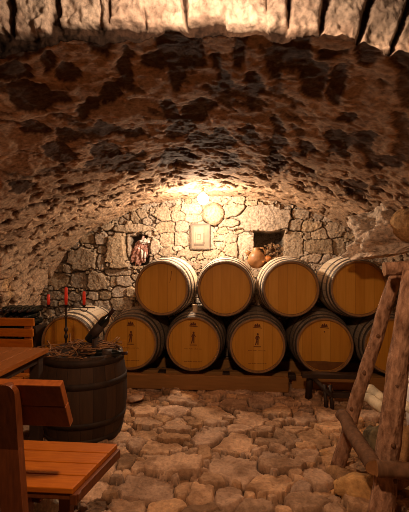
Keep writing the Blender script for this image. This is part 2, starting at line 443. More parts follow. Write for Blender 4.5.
# the unseen floor under and behind the photographer, same stone, coarser
U, V = np.meshgrid(np.arange(-3.1, 2.56, .05), np.arange(-1.5, 1.30, .05))
grid('floor_entrance', np.stack([U, V, -.045 + .03 * fbm(U * 6, V * 6, 3)], -1), lerp3((.05, .03, .018), (.1, .065, .04), fbm(U * 4, V * 4, 6)), M['flags'], 'structure')

# ---- the vault, from the front arch to the back wall
tt = np.linspace(0, PI, 1200)
sx = np.concatenate([[VX + VA] * 60, VX + VA * np.cos(tt), [VX - VA] * 60])
sz = np.concatenate([np.linspace(-.08, VZ, 60), VZ + VB * np.sin(tt), np.linspace(VZ, -.08, 60)])
al = np.concatenate([[0], np.cumsum(np.hypot(np.diff(sx), np.diff(sz)))])
ns_ = 620
S = np.linspace(0, al[-1], ns_)
SX = np.interp(S, al, sx); SZ = np.interp(S, al, sz)
gx = np.gradient(SX); gz = np.gradient(SZ); ln = np.hypot(gx, gz)
NX, NZ = -gz / ln, gx / ln                       # inward normal
Yv = np.concatenate([np.arange(1.5, 3.0, .0095), np.arange(3.0, 5.56, .0105)])
SS, YY = np.meshgrid(S, Yv)
SX2, SZ2 = np.broadcast_to(SX, SS.shape), np.broadcast_to(SZ, SS.shape)
vs = fill_seeds([], 0, al[-1], 1.3, 5.6, lambda u, v: (random.uniform(.07, .2), random.uniform(.07, .16), random.uniform(-.9, .9)), 420, .75, 9000)
wu = SS + .08 * (fbm(SS * 5, YY * 5, 1, 4) - .5); wv = YY + .08 * (fbm(SS * 5, YY * 5 + 33, 2, 4) - .5)
idx, d1, d2 = voronoi(wu, wv, vs, 2.4); e = d2 - d1; nsv = len(vs)
hzv = rng.uniform(-.03, .03, nsv); tnv = rng.uniform(.82, 1.12, nsv)
q = (SS * .8 + YY * .45); r_ = (YY * .9 - SS * .3)
pit = fbm(q * 13, r_ * 8, 2, 4)
pits = sstep(.575, .625, pit) * sstep(2.6, 3.6, YY)
# big damp/soot stains, each with its own outline
BL = [(10,55,22,18),(30,62,15,9),(92,45,18,12),(103,60,10,8),(72,84,10,7),(110,103,11,10),(31,101,12,8),(62,104,10,5),(127,80,7,14),(113,38,12,8),
      (132,34,14,12),(92,113,8,6),(138,33,18,11),(177,59,15,19),(194,59,9,19),(179,86,9,10),(155,74,12,7),(243,55,6,20),(253,94,8,10),(169,111,10,6),
      (204,108,10,5),(275,65,7,20),(224,90,8,9),(124,84,8,12),(294,58,16,22),(362,65,13,17),(401,71,14,15),(311,88,12,14),(335,97,8,10),(24,187,12,6),
      (67,138,12,6),(63,155,12,8),(34,136,14,4),(99,134,16,6),(106,155,14,8),(96,165,14,6),(127,162,14,9),(34,107,16,7),(169,116,9,6),(180,127,10,10),
      (212,141,24,6),(175,159,14,9),(228,161,9,5.5),(251,137,6,8),(275,145,7,20),(195,115,10,5),(251,110,6,5),(128,133,12,5),(275,160,8,14),(336,147,11,9),
      (302,152,6,6),(365,144,10,6),(353,188,10,7),(375,190,7,6),(347,125,6,5),(392,161,9,5),(375,168,8,4),(50,75,9,6),(15,85,12,7),(215,75,7,6),(330,70,8,5)]
fwd = -SY * SX2 + CY * YY; rgt = CY * SX2 + SY * YY
PXv = 204.5 + F * rgt / fwd; PYv = 256 - F * (SZ2 - H) / fwd
jx = PXv + 26 * (fbm(SS * 9, YY * 5, 3, 4) - .5); jy = PYv + 20 * (fbm(SS * 9, YY * 5, 5, 4) - .5)
st = np.zeros(SS.shape)
for (bx, by, rx, ry) in BL:
    dd = ((jx - bx) / rx) ** 2 + ((jy - by) / ry) ** 2
    st = np.maximum(st, sstep(1.55, 1.3, dd))
small = sstep(.60, .64, fbm(q * 9 + 11, r_ * 3.5, 4, 4)) * .8
stain = np.clip(np.maximum(st, small * sstep(4.6, 3.0, YY)), 0, 1)
up = sstep(1.5, 1.95, SZ2); near = sstep(3.6, 2.4, YY) * up
h = .03 * (fbm(SS * 2.2, YY * 2.2, 4, 3) - .5) * 2 * (1 - .5 * up) + .045 * (fbm(SS * 8, YY * 6, 6, 5) - .5) * (1 - .55 * near) + hzv[idx] * sstep(0, .15, e) * (1 - .75 * up) - .01 * (1 - sstep(0, .12, e)) * (1 - up) - .03 * pits - .008 * stain + .012 * (fbm(SS * 30, YY * 22, 3, 3) - .5)
h -= .06 * sstep(3.2, 1.4, YY)
low = sstep(1.5, .9, SZ2)                        # rounder fieldstones low on the sides
h += low * (.06 * sstep(0, .25, e) + .03 * (fbm(SS * 16, YY * 16, 5, 4) - .5))
C = lerp3((.40, .275, .185), (.56, .42, .30), fbm(SS * 4, YY * 4, 5)) * tnv[idx][..., None]
C *= (1 + .4 * low)[..., None]  # low sides lightened in colour to make up for dim lamp light
C *= (1 - .6 * low * (1 - sstep(.0, .12, e)))[..., None]
yl = sstep(.5, .7, fbm(SS * 2.5, YY * 2.5, 7, 3)) * low
C = C * (1 - yl[..., None] * np.array([.05, .12, .4]))
C = lerp3((1, 1, 1), (.17, .135, .12), np.clip(stain * .95, 0, 1)) * C
C = lerp3((1, 1, 1), (.2, .14, .10), pits) * C
C = C * np.array([.94, .86, .78])
P = np.stack([SX2 + NX * h, YY, SZ2 + NZ * h], -1)
mid = np.nonzero(SZ > 1.3)[0]; i0, i1 = mid[0], mid[-1]
grid('wall_right', P[:, :i0 + 1], C[:, :i0 + 1], M['vault'], 'structure')
grid('ceiling', P[:, i0:i1 + 1], C[:, i0:i1 + 1], M['vault'], 'structure')
grid('wall_left', P[:, i1:], C[:, i1:], M['vault'], 'structure')

# ---- front arch of big dressed stones crossing above the frame
YA0, YA1 = 1.46, 1.56
aj = [(-12,13,-3,35),(17,55,3,38),(62,105,0,29),(104,113,-2,31),(112,147,0,29),(147,188,-5,31),(187,228,0,26),(226,268,-2,30),(266,288,0,33),(287,319,3,36),(322,359,8,48),(363,397,10,56),(400,440,12,62)]
nU, nV = 760, 120
ux = np.linspace(-1.9, 1.7, nU); vv = np.linspace(0, 1, nV)
UX, VV = np.meshgrid(ux, vv)
ez = vault_z(UX) - .015 + .06 * (fbm(UX * 8, UX * 0 + 3, 4, 4) - .5)
top = 2.75
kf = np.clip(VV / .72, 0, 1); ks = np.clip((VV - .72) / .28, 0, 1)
pz = top + (ez - top) * kf + ks * .27
py = YA0 + ks * (YA1 - YA0 + .06) + .05 * (1 - kf) * 0
pxl = 204.5 + F * (CY * UX + SY * YA0) / (-SY * UX + CY * YA0)
pyl = 256 - F * (pz - H) / (-SY * UX + CY * YA0)
jit = 8 * (fbm(UX * 12, pz * 12, 2, 3) - .5)
e = np.full(UX.shape, -1.0); tone = np.full(UX.shape, .5)
lastx = [a[1] for a in aj]
for k, (a, b_, lean, bot) in enumerate(aj):
    sh = (30 - pyl) * lean / 30.0
    f = np.minimum(pxl - a - sh + jit * .4, b_ + sh * 0 - pxl + (30 - pyl) * lean / 30.0 + jit * .4) / 6.0
    f = np.minimum(f, (np.minimum(bot, 400) - pyl + jit * .5 + 1) / 7.0 + ks * 0)
    tone = np.where(f > e, [.95, 1.05, 1.0, .8, 1.1, 1.05, 1.1, 1.05, .9, .95, .85, .75, .8][k], tone)
    e = np.maximum(e, f)
outside = (pxl < -12) | (pxl > 440)
e = np.where(outside, .5 + .4 * np.sin(UX * 14), e)
hh = sstep(-.1, .5, e) * .035 + .065 * (fbm(UX * 13, pz * 13, 3, 5) - .5) + .02 * (fbm(UX * 50, pz * 50, 5, 3) - .5)
py = py - hh * (1 - ks)
C = lerp3((.52, .38, .29), (.8, .64, .5), sstep(.25, .75, fbm(UX * 11, pz * 11, 6, 5))) * tone[..., None]
C = lerp3((.07, .05, .04), (1, 1, 1), sstep(-.05, .2, e)) * C
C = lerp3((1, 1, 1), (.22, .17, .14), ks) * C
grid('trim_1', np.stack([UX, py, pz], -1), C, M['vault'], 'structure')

# ---- plain shell round the photographer (closes the room behind the camera)
def shell(name, quads):
    bm = bmesh.new()
    for qd in quads: bm.faces.new([bm.verts.new(p) for p in qd])
    o = ob(name, bm, M['shell']); o['kind'] = 'structure'
M['shell'] = noisy('entrance_plaster', (.07, .045, .028), (.12, .08, .05), 6, rough=.9)
x0, x1 = -2.9, 2.3
shell('wall_front', [[(x0, -1.4, -.1), (x1, -1.4, -.1), (x1, -1.4, 2.8), (x0, -1.4, 2.8)]])
shell('ceiling_entrance', [[(x0, -1.4, 2.75), (x1, -1.4, 2.75), (x1, 1.34, 2.75), (x0, 1.34, 2.75)]])
shell('wall_entrance_left', [[(x0, -1.4, -.1), (x0, 1.4, -.1), (x0, 1.4, 2.8), (x0, -1.4, 2.8)]])
shell('wall_entrance_right', [[(x1, -1.4, -.1), (x1, 1.4, -.1), (x1, 1.4, 2.8), (x1, -1.4, 2.8)]])

# ---- ledge of rock bulging from the right side of the vault
bm = bmesh.new()
bmesh.ops.create_icosphere(bm, subdivisions=6, radius=1.0)
for v in bm.verts:
    d = v.co.copy()
    p = d * (1 + .16 * mnoise.noise(d * 1.9 + Vector((4, 1, 7))))
    x, y, z = p.x * .74 + 1.80, p.y * .42 + 3.86, p.z * .30 + 1.60
    g = Vector((x, y, z)); k = .11 * mnoise.fractal(g * 5.5, .9, 2.0, 6) + .03 * (1 if mnoise.noise(g * 9) > .12 else 0)
    x += d.x * k; y += d.y * k; z += d.z * k
    lo = 1.395 + .17 * max(0, (x - 1.12)) + .035 * mnoise.noise(Vector((x * 8, y * 8, 0)))
    if z < lo + .05:
        k = min(1, max(0, (lo + .05 - z) / .2))          # flare the lower rim outwards into a thin shelf, flat underneath
        x -= .10 * (1 - abs(2 * min(k, 1) - .6)) * (1 if d.x < 0 else 0)
        z = max(z, lo)
    v.co = (x, y, z)
me = bpy.data.meshes.new('rock_ledge'); bm.to_mesh(me); bm.free()
paint(me, (.60, .46, .34), .6, 22, 3)
o = link('wall_ledge', me, M['vault']); o['kind'] = 'structure'

# ================================================================== BARRELS
R, LEN, RH = .345, .95, .292
def rb(t): return R - (R - RH) * (2 * t - 1) ** 2
def barrel_proto():
    root = thing('wine_barrel', 'x', 'barrel')
    A = (0, 0, R)
    bm = bmesh.new()
    prof = [(rb(k / 20), LEN * k / 20) for k in range(0, 21)]
    lathe(bm, prof, 64, 'y')
    ob('stave_body', bm, M['stave'], root, A, True)
    for y0, y1 in ((0, .03), (LEN, LEN - .03)):
        bm = bmesh.new(); lathe(bm, [(RH - .022, y1), (RH - .018, y0), (RH - .001, y0), (RH - .001, y1)], 64, 'y'); ob('chime', bm, M['chime'], root, A)
    for y0, nm in ((.032, 'head'), (LEN - .05, 'back_head')):
        bm = bmesh.new()
        lathe(bm, [(0, y0), (.15, y0), (RH - .018, y0 + .001), (RH - .018, y0 + .02), (0, y0 + .02)], 48, 'y')
        ob(nm, bm, M['head'], root, A)
    for t0, t1 in ((.004, .05), (.105, .145), (.255, .295), (.705, .745), (.855, .895), (.95, .996)):
        bm = bmesh.new()
        p = [(rb(t0) - .004, LEN * t0)] + [(rb(t0 + (t1 - t0) * k / 3) + .004, LEN * (t0 + (t1 - t0) * k / 3)) for k in range(4)] + [(rb(t1) - .004, LEN * t1)]
        lathe(bm, p, 64, 'y')
        ob('hoop', bm, M['hoop'], root, A, True)
    return root
def flat(bm, pts, y=.029):
    bm.faces.new([bm.verts.new((x, y, z)) for x, z in pts])
def emblem_bm(s=1.0, z0=.20):
    bm = bmesh.new()
    for k in (-1, 0, 1):                        # a small crown-like crest
        flat(bm, [(k * .022 - .014, z0), (k * .022 + .012, z0 - .004), (k * .02 + .008, z0 + .03 - abs(k) * .008), (k * .02 - .004, z0 + .036 - abs(k) * .008)])
    flat(bm, [(-.045, z0 - .012), (.05, z0 - .02), (.048, z0 - .012), (-.042, z0 - .004)])
    return bm
def figure_bm():
    bm = bmesh.new()
    flat(bm, [(.004 + .011 * math.cos(a), .118 + .013 * math.sin(a)) for a in [k * PI / 5 for k in range(10)]])
    flat(bm, [(-.012, .10), (.014, .104), (.013, .055), (-.013, .05)])
    flat(bm, [(-.013, .05), (0, .05), (-.014, .0), (-.026, .0)]); flat(bm, [(0, .05), (.013, .055), (.012, .004), (.0, .004)])
    flat(bm, [(.013, .10), (.03, .075), (.026, .07), (.012, .088)]); flat(bm, [(-.012, .10), (-.026, .07), (-.021, .067), (-.011, .085)])
    return bm
def bar_bm(x0, x1, z, t=.006, dashes=0):
    bm = bmesh.new()
    if not dashes: flat(bm, [(x0, z), (x1, z), (x1, z + t), (x0, z + t)])
    else:
        w = (x1 - x0) / dashes
        for k in range(dashes):
            if k % 7 == 5: continue
            hgt = t * (1 if k % 3 else 1.6)
            flat(bm, [(x0 + k * w, z), (x0 + k * w + w * .6, z), (x0 + k * w + w * .6, z + hgt), (x0 + k * w, z + hgt)])
    return bm
proto = barrel_proto()
A = (0, 0, R)
YH = 4.4
ZL, ZU = .465 - R, 1.0665 - R
lower = [(-1.905, ZL - .004, 'bottom-row barrel with pale sunlit-looking top behind the candelabra, first from the left wall'),
         (-1.2, ZL, 'branded bottom-row barrel directly behind the leaning wine bottle'),
         (-.508, ZL, 'branded bottom-row barrel with a wooden bung standing up on its top'),
         (.185, ZL, 'branded bottom-row barrel with a figure stamp, directly below the clay jug'),
         (.89, ZL + .008, 'bottom-row barrel with a dark lower edge, above the dark trestle'),
         (1.59, ZL + .012, 'dark bottom-row barrel half hidden behind the two log posts')]
upper = [(-.854, ZU, 'top-row barrel with a thin dark streak on its head, leftmost of the top row'),
         (-.1615, ZU, 'top-row barrel below the framed picture, second from the left'),
         (.5375, ZU + .005, 'top-row barrel under the dark square wall niche, right of the clay jug'),
         (1.24, ZU + .014, 'top-row barrel at the right, under the rock ledge and behind the log post')]
lower[0] = (lower[0][0], lower[0][1], 'bottom-row barrel with whitish staves behind the candelabra, nearest the left wall')
barrels = []
for i, (x, z, lab) in enumerate(lower + upper):
    g = 'barrels of the bottom row' if i < 6 else 'barrels of the top row'
    loc = (x, YH + (-.02, .0, .015, -.01, .0, .02, .01, 0.015, -.005, -.015)[i], z)
    o = proto if i == 0 else dup(proto, loc, 0, lab, g)
    o.location = loc; o['label'] = lab; o['group'] = g
    barrels.append(o)
    if 0 < i < 6:
        for ch in o.children:
            if ch.name.startswith('stave_body'):
                ch.material_slots[0].link = 'OBJECT'; ch.material_slots[0].material = M['stave_shaded']
def mark(bi, name, bm, m='brand', label=None):
    o = ob(name, bm, M[m], barrels[bi], A)
    if label: o['label'] = label
for bi in (1, 2, 3):
    mark(bi, 'crest_mark', emblem_bm(), label='burnt crest mark')
    mark(bi, 'figure_mark', figure_bm(), label='burnt figure mark')
    mark(bi, 'underline_mark', bar_bm(-.04, .04, -.02, .008))
    mark(bi, 'lettering_line', bar_bm(-.095, .095, -.062, .006, 24))
    mark(bi, 'lower_lettering_line', bar_bm(-.1, .1, -.2, .006, 26))
mark(4, 'crest_mark', emblem_bm(1, .2), label='burnt crest mark')
bm = bmesh.new(); flat(bm, [(.008 * math.cos(k * PI / 4), .145 + .008 * math.sin(k * PI / 4)) for k in range(8)]); mark(4, 'tap_hole', bm)
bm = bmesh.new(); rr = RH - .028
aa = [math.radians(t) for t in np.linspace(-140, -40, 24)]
flat(bm, [(rr * math.cos(a), rr * math.sin(a)) for a in aa] + [(.1, -.172), (0, -.165), (-.12, -.163)]); mark(4, 'dark_patch', bm, 'darker', 'dark patch at the bottom of the head')  # darker segment across the bottom of the head
bm = bmesh.new(); flat(bm, [(.105, .19), (.111, .19), (.103, .12), (.088, .06), (.085, .06), (.098, .12)]); mark(6, 'dark_streak', bm, 'brand', 'thin dark streak')
bm = bmesh.new(); lathe(bm, [(0, -.02), (.026, -.02), (.03, .075), (.026, .08), (0, .08)], 16)
ob('bung', bm, M['bung'], barrels[2], (0.0, .20, R + rb(.21)))['label'] = 'pale wooden bung'

# rack timbers
rk = thing('barrel_rack', 'low brown timber rack running under the bottom row of barrels', 'rack', (-.4, 4.32, 0))
bm = bmesh.new(); box(bm, (-.15, .0, .085), (2.1, .06, .155), None, .008); ob('front_beam', bm, M['beam'], rk)
bm = bmesh.new(); box(bm, (1.55, .12, .08), (1.2, .05, .14), None, .008); ob('front_beam', bm, M['beam'], rk)
for yy in (.30, .84):
    bm = bmesh.new(); box(bm, (.3, yy, .05 + .012), (4.2, .10, .13), None, .008); ob('rail', bm, M['beam'], rk)
for xx in (-1.15, -.45, .25, .95, 1.65):
    bm = bmesh.new(); box(bm, (xx, .1, .145 if xx < 1 else .1), (.075, .11, .05), None, .006); ob('wedge', bm, M['darkwood'], rk)

# ================================================================== UPRIGHT BARREL AND WHAT STANDS ON IT
ub = thing('barrel_table', 'dark weathered upright barrel used as a stand, with dry twigs on top', 'barrel', (-1.25, 3.21, 0))
hB = .665
def ru(t): return .272 + .058 * math.sin(PI * (t * .9 + .08)) + .022 * t
bm = bmesh.new()
prof = [(0, .02), (ru(0) - .03, .02), (ru(0) - .02, 0)] + [(ru(k / 16), hB * k / 16) for k in range(17)] + [(ru(1) - .022, hB), (ru(1) - .026, hB - .03)]
lathe(bm, prof, 56); o = ob('stave_body', bm, None, ub, None, True)
# stave shader turns round local y; the upright barrel uses its own copy round z
mz = M['oldstave'].copy(); M['oldstave_z'] = mz
for n in mz.node_tree.nodes:
    if n.type == 'MATH' and n.operation == 'ARCTAN2':
        for l in list(n.inputs[1].links): mz.node_tree.links.remove(l)
        s = [k for k in mz.node_tree.nodes if k.type == 'SEPXYZ'][0]
        mz.node_tree.links.new(s.outputs[1], n.inputs[1])
    if n.type == 'MAPPING': n.inputs['Scale'].default_value = (14, 14, 1.5)
o.data.materials.append(mz)
bm = bmesh.new(); lathe(bm, [(0, hB - .045), (ru(1) - .024, hB - .045), (ru(1) - .024, hB - .025), (0, hB - .025)], 48); ob('head', bm, M['darkwood'], ub)
for t0, t1 in ((.02, .09), (.22, .29), (.66, .73), (.90, .975)):
    bm = bmesh.new()
    lathe(bm, [(ru(t0) - .004, hB * t0), (ru(t0) + .004, hB * t0), (ru(t1) + .004, hB * t1), (ru(t1) - .004, hB * t1)], 56)
    ob('hoop', bm, M['oldhoop'], ub, None, True)
ZT = hB - .025
# dry prunings: nobody could count them
bm = bmesh.new()
for k in range(62):
    a = random.uniform(0, 2 * PI); r = random.uniform(0, .24)
    if k < 20: r = .22 + random.uniform(0, .05)
    c = Vector((-1.25 + r * math.cos(a), 3.21 + r * math.sin(a), ZT + .012 + random.uniform(0, .05)))
    d = Vector((random.uniform(-1, 1), random.uniform(-.6, .6), random.uniform(-.22, .28))).normalized() * random.uniform(.06, .15)
    w = Vector((random.uniform(-.02, .02), random.uniform(-.02, .02), random.uniform(-.006, .014)))
    pts = [c - d, c - d * .4 + w, c + d * .3 - w * .6, c + d]
    for p in pts:
        p.z = max(p.z, ZT + .006 if (p.x + 1.25) ** 2 + (p.y - 3.21) ** 2 < .07 else ZT + .03)
    tube(bm, pts, [random.uniform(.003, .006)] * 4, 5)
for k in range(26):
    a = random.uniform(0, 2 * PI); r = random.uniform(0, .23)
    lump(bm, (-1.25 + r * math.cos(a), 3.21 + r * math.sin(a), ZT + .02), (.022, .018, .012), .4, 2, k, 1)
o = ob('dried_vine_prunings', bm, M['twig'], None, None, True)
setp(o, 'tangle of dry brown vine twigs heaped on the upright barrel', 'twigs', None, 'stuff')

# leaning bottle in a low cradle
BOT = [(0, 0), (.030, 0), (.0365, .006), (.0375, .02), (.0375, .185), (.035, .2), (.022, .228), (.0155, .245), (.0145, .285)]
def bottle_parts(root, lab=True):
    bm = bmesh.new(); lathe(bm, BOT + [(.0135, .30), (0, .30)], 20); ob('glass_body', bm, M['glass'], root, None, True)
    bm = bmesh.new(); lathe(bm, [(.0155, .245), (.0162, .245), (.0156, .29), (.0162, .292), (.016, .302), (0, .302)], 16); ob('capsule', bm, M['foil'], root, None, True)
    if lab:
        bm = bmesh.new(); lathe(bm, [(.0376, .06), (.0381, .06), (.0381, .15), (.0376, .15)], 24); ob('bottle_label', bm, M['label'], root, None, True)
b0 = at_y(88, 341, 3.16); b1 = at_y(114, 309, 3.20)
wb = thing('wine_bottle', 'dark wine bottle leaning neck-up on the upright barrel', 'bottle', b0)
bottle_parts(wb)
wb.rotation_euler = (b1 - b0).to_track_quat('Z', 'Y').to_euler()
sc_ = (b1 - b0).length / .302; wb.scale = (sc_ * .95, sc_ * .95, sc_)
dirv = (b1 - b0).normalized()
ck = thing('bottle_cradle', 'small dark wooden cradle propping the leaning bottle on the upright barrel', 'bottle holder', (b0.x + .10, 3.17, ZT))
bm = bmesh.new(); box(bm, (-.03, 0, .012), (.24, .09, .024), None, .004); ob('base', bm, M['darkwood'], ck)
hgt = (b0 + dirv * .085).z - ZT - .045
bm = bmesh.new(); box(bm, ((b0 + dirv * .085).x - ck.location.x, .0, hgt / 2), (.02, .08, hgt), None, .003); ob('prop', bm, M['darkwood'], ck)
p0 = at_y(107, 343, 3.12)
wb2 = thing('wine_bottle', 'dark wine bottle lying low among the twigs beside the bottle cradle', 'bottle', (p0.x - .07, 3.06, ZT + .034))
bottle_parts(wb2); wb2.rotation_euler = (PI / 2 + .05, .0, PI / 2 + .3); wb2.scale = (.8, .8, .8)

# candelabra with three red candles
cp = at_z(66, 347, ZT)
cb = thing('candelabra', 'black iron three-armed candelabra on the upright barrel', 'candlestick', (cp.x, cp.y, ZT), 0)
top_z = at_y(66, 307, cp.y).z - ZT
bm = bmesh.new(); lathe(bm, [(0, 0), (.055, 0), (.056, .008), (.035, .018), (.018, .03), (0, .03)], 24); ob('base', bm, M['iron'], cb, None, True)
bm = bmesh.new()
pr = [(0, .02)]
for k in range(25):
    t = k / 24; r = .0085 + .010 * math.exp(-((t - .22) / .05) ** 2) + .012 * math.exp(-((t - .4) / .045) ** 2) + .006 * math.exp(-((t - .75) / .03) ** 2)
    pr.append((r, .02 + (top_z - .02) * t))
lathe(bm, pr + [(0, top_z)], 16); ob('stem', bm, M['iron'], cb, None, True)
xl = (at_y(40, 307, cp.y).x - cp.x); xr = (at_y(95, 307, cp.y).x - cp.x)
bm = bmesh.new(); tube(bm, [(xl, 0, top_z - .004), (xl * .5, 0, top_z), (0, 0, top_z), (xr * .5, 0, top_z), (xr, 0, top_z - .004)], .0055, 8); ob('arm', bm, M['iron'], cb, None, True)
bm = bmesh.new(); tube(bm, [(xr * .62 + .035 * math.cos(a), 0, top_z - .006 + .03 * math.sin(a)) for a in np.linspace(PI, 2 * PI, 12)], .004, 6); ob('scroll', bm, M['iron'], cb, None, True)
for px, ytop, lab in ((48.5, 294, 'short red candle on the left arm of the candelabra'), (66, 287, 'tall red candle on the middle of the candelabra'), (84, 291, 'red candle on the right arm of the candelabra')):
    x = at_y(px, 307, cp.y).x - cp.x
    bm = bmesh.new(); lathe(bm, [(0, top_z), (.008, top_z), (.016, top_z + .014), (.022, top_z + .018), (.02, top_z + .02), (.012, top_z + .016), (0, top_z + .015)], 16); ob('candle_cup', bm, M['iron'], cb, (x, 0, 0), True)
    zt = at_y(px, ytop, cp.y).z - ZT
    cd = thing('candle', lab, 'candle', (cp.x + x, cp.y, ZT + top_z + .0165), 0, 'red candles of the candelabra')
    hh_ = zt - top_z - .02
    bm = bmesh.new(); lathe(bm, [(0, 0), (.0125, 0), (.0135, hh_ * .4), (.012, hh_ * .95), (.009, hh_), (.004, hh_ - .003), (0, hh_ - .003)], 14); ob('wax', bm, M['candle'], cd, None, True)
    bm = bmesh.new(); tube(bm, [(0, 0, hh_ - .004), (.001, 0, hh_ + .01)], .0015, 5); ob('wick', bm, M['wick'], cd)

# ================================================================== BENCHES AND TABLE
def rotx(a): return Matrix.Rotation(a, 3, 'X')
# nearest bench, seen from behind
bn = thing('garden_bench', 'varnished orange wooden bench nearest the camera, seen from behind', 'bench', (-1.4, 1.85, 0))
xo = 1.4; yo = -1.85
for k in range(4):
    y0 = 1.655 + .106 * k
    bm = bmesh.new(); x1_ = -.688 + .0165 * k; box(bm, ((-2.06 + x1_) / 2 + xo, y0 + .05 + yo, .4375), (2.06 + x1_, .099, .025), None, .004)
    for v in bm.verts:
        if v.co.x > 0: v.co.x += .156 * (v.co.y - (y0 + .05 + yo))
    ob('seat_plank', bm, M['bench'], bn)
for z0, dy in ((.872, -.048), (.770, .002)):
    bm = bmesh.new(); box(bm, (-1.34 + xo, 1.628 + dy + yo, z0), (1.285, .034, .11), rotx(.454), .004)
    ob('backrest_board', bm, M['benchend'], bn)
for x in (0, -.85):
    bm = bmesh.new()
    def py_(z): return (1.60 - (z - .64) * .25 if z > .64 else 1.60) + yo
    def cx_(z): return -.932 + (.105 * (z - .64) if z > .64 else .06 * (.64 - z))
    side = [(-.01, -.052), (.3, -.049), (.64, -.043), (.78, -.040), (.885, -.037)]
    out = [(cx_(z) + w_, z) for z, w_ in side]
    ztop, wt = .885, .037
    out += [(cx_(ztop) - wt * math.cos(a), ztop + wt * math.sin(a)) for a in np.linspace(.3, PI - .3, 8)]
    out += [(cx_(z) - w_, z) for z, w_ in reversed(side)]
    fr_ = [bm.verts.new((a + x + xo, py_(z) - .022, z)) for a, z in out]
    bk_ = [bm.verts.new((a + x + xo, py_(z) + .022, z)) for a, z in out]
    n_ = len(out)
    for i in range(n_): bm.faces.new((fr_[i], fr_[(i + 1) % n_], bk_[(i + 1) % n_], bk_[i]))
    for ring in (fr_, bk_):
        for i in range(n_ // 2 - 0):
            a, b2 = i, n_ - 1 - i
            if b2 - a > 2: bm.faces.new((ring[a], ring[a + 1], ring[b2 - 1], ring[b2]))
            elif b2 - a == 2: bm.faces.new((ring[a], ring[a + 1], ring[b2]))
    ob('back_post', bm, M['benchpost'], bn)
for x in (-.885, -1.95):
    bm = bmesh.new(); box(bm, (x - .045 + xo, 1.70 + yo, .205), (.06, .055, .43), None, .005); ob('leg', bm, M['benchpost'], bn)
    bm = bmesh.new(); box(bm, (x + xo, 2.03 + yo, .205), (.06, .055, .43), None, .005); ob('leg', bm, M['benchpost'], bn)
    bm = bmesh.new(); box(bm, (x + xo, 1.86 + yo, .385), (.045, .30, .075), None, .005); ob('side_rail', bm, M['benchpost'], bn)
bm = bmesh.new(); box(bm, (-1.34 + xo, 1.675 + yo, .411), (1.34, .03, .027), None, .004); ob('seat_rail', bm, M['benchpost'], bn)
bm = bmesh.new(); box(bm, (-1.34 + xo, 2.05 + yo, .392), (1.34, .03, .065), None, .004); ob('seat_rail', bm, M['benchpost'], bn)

bm = bmesh.new(); box(bm, (-.662 + xo, 1.865 + yo, .402), (.03, .425, .044), Matrix.Rotation(-.152, 3, 'Z'), .003); ob('end_strip', bm, M['benchpost'], bn)  # dark strip along the right end of the seat

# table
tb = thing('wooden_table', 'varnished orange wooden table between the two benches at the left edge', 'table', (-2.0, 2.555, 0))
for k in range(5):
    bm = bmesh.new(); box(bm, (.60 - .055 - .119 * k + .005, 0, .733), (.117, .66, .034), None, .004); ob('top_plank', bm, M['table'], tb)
bm = bmesh.new(); box(bm, (.56, 0, .69), (.035, .56, .06), None, .004); ob('apron', bm, M['darkwood'], tb)  # apron and legs coloured dark for the shade under the table
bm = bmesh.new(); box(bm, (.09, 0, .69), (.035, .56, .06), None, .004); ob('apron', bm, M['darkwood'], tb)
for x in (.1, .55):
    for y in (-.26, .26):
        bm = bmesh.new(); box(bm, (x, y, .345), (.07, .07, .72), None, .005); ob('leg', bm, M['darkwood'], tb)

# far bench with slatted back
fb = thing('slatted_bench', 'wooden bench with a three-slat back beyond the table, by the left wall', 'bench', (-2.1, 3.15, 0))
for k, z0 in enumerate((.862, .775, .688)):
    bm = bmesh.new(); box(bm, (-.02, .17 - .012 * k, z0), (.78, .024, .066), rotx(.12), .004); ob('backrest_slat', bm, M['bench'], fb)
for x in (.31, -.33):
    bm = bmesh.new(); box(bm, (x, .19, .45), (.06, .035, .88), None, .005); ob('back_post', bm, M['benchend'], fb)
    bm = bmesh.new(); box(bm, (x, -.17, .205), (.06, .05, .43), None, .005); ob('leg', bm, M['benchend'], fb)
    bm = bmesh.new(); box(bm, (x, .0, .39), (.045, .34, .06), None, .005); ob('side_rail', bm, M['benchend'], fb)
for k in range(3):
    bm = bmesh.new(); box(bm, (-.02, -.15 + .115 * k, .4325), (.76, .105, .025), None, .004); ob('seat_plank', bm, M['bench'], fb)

# ================================================================== BOTTLE STACK BY THE LEFT WALL
proto_b = None
rk2 = thing('bottle_rack', 'low dark shelf frame holding stacked bottles by the left wall', 'rack', (-2.52, 4.5, 0))
bm = bmesh.new(); box(bm, (.03, .0, .18), (.42, .30, .36), None, .01); ob('plinth', bm, M['darkwood'], rk2)
bm = bmesh.new(); box(bm, (.255, .0, .5), (.025, .28, .28), None, .005); ob('end_board', bm, M['darkwood'], rk2)
names = ['bottom', 'second', 'third', 'fourth', 'fifth', 'sixth', 'top']
wordn = ['first', 'second', 'third', 'fourth', 'fifth', 'sixth']
ri = 0
for r in range(7):
    cnt = 6 - (r % 2) - (1 if r > 3 else 0)
    for c in range(cnt):
        x = -2.52 + .20 - .08 * c - (.04 if r % 2 else 0)
        z = .36 + .039 + .0692 * r
        if z > vault_z(x) - .15: continue
        lab = f'dark wine bottle lying in the left-wall stack, {names[r]} layer, {wordn[c]} from the barrel'
        if proto_b is None:
            proto_b = thing('stacked_bottle', lab, 'bottle', (x, 4.62, z), 0, 'bottles stacked by the left wall')
            bottle_parts(proto_b, False); proto_b.rotation_euler = (PI / 2, 0, 0)
            cur = proto_b
        else:
            cur = dup(proto_b, (x, 4.62, z), 0, lab); cur.rotation_euler = (PI / 2, 0, 0)
        cur.location.y = 4.60 + random.uniform(-.012, .012)

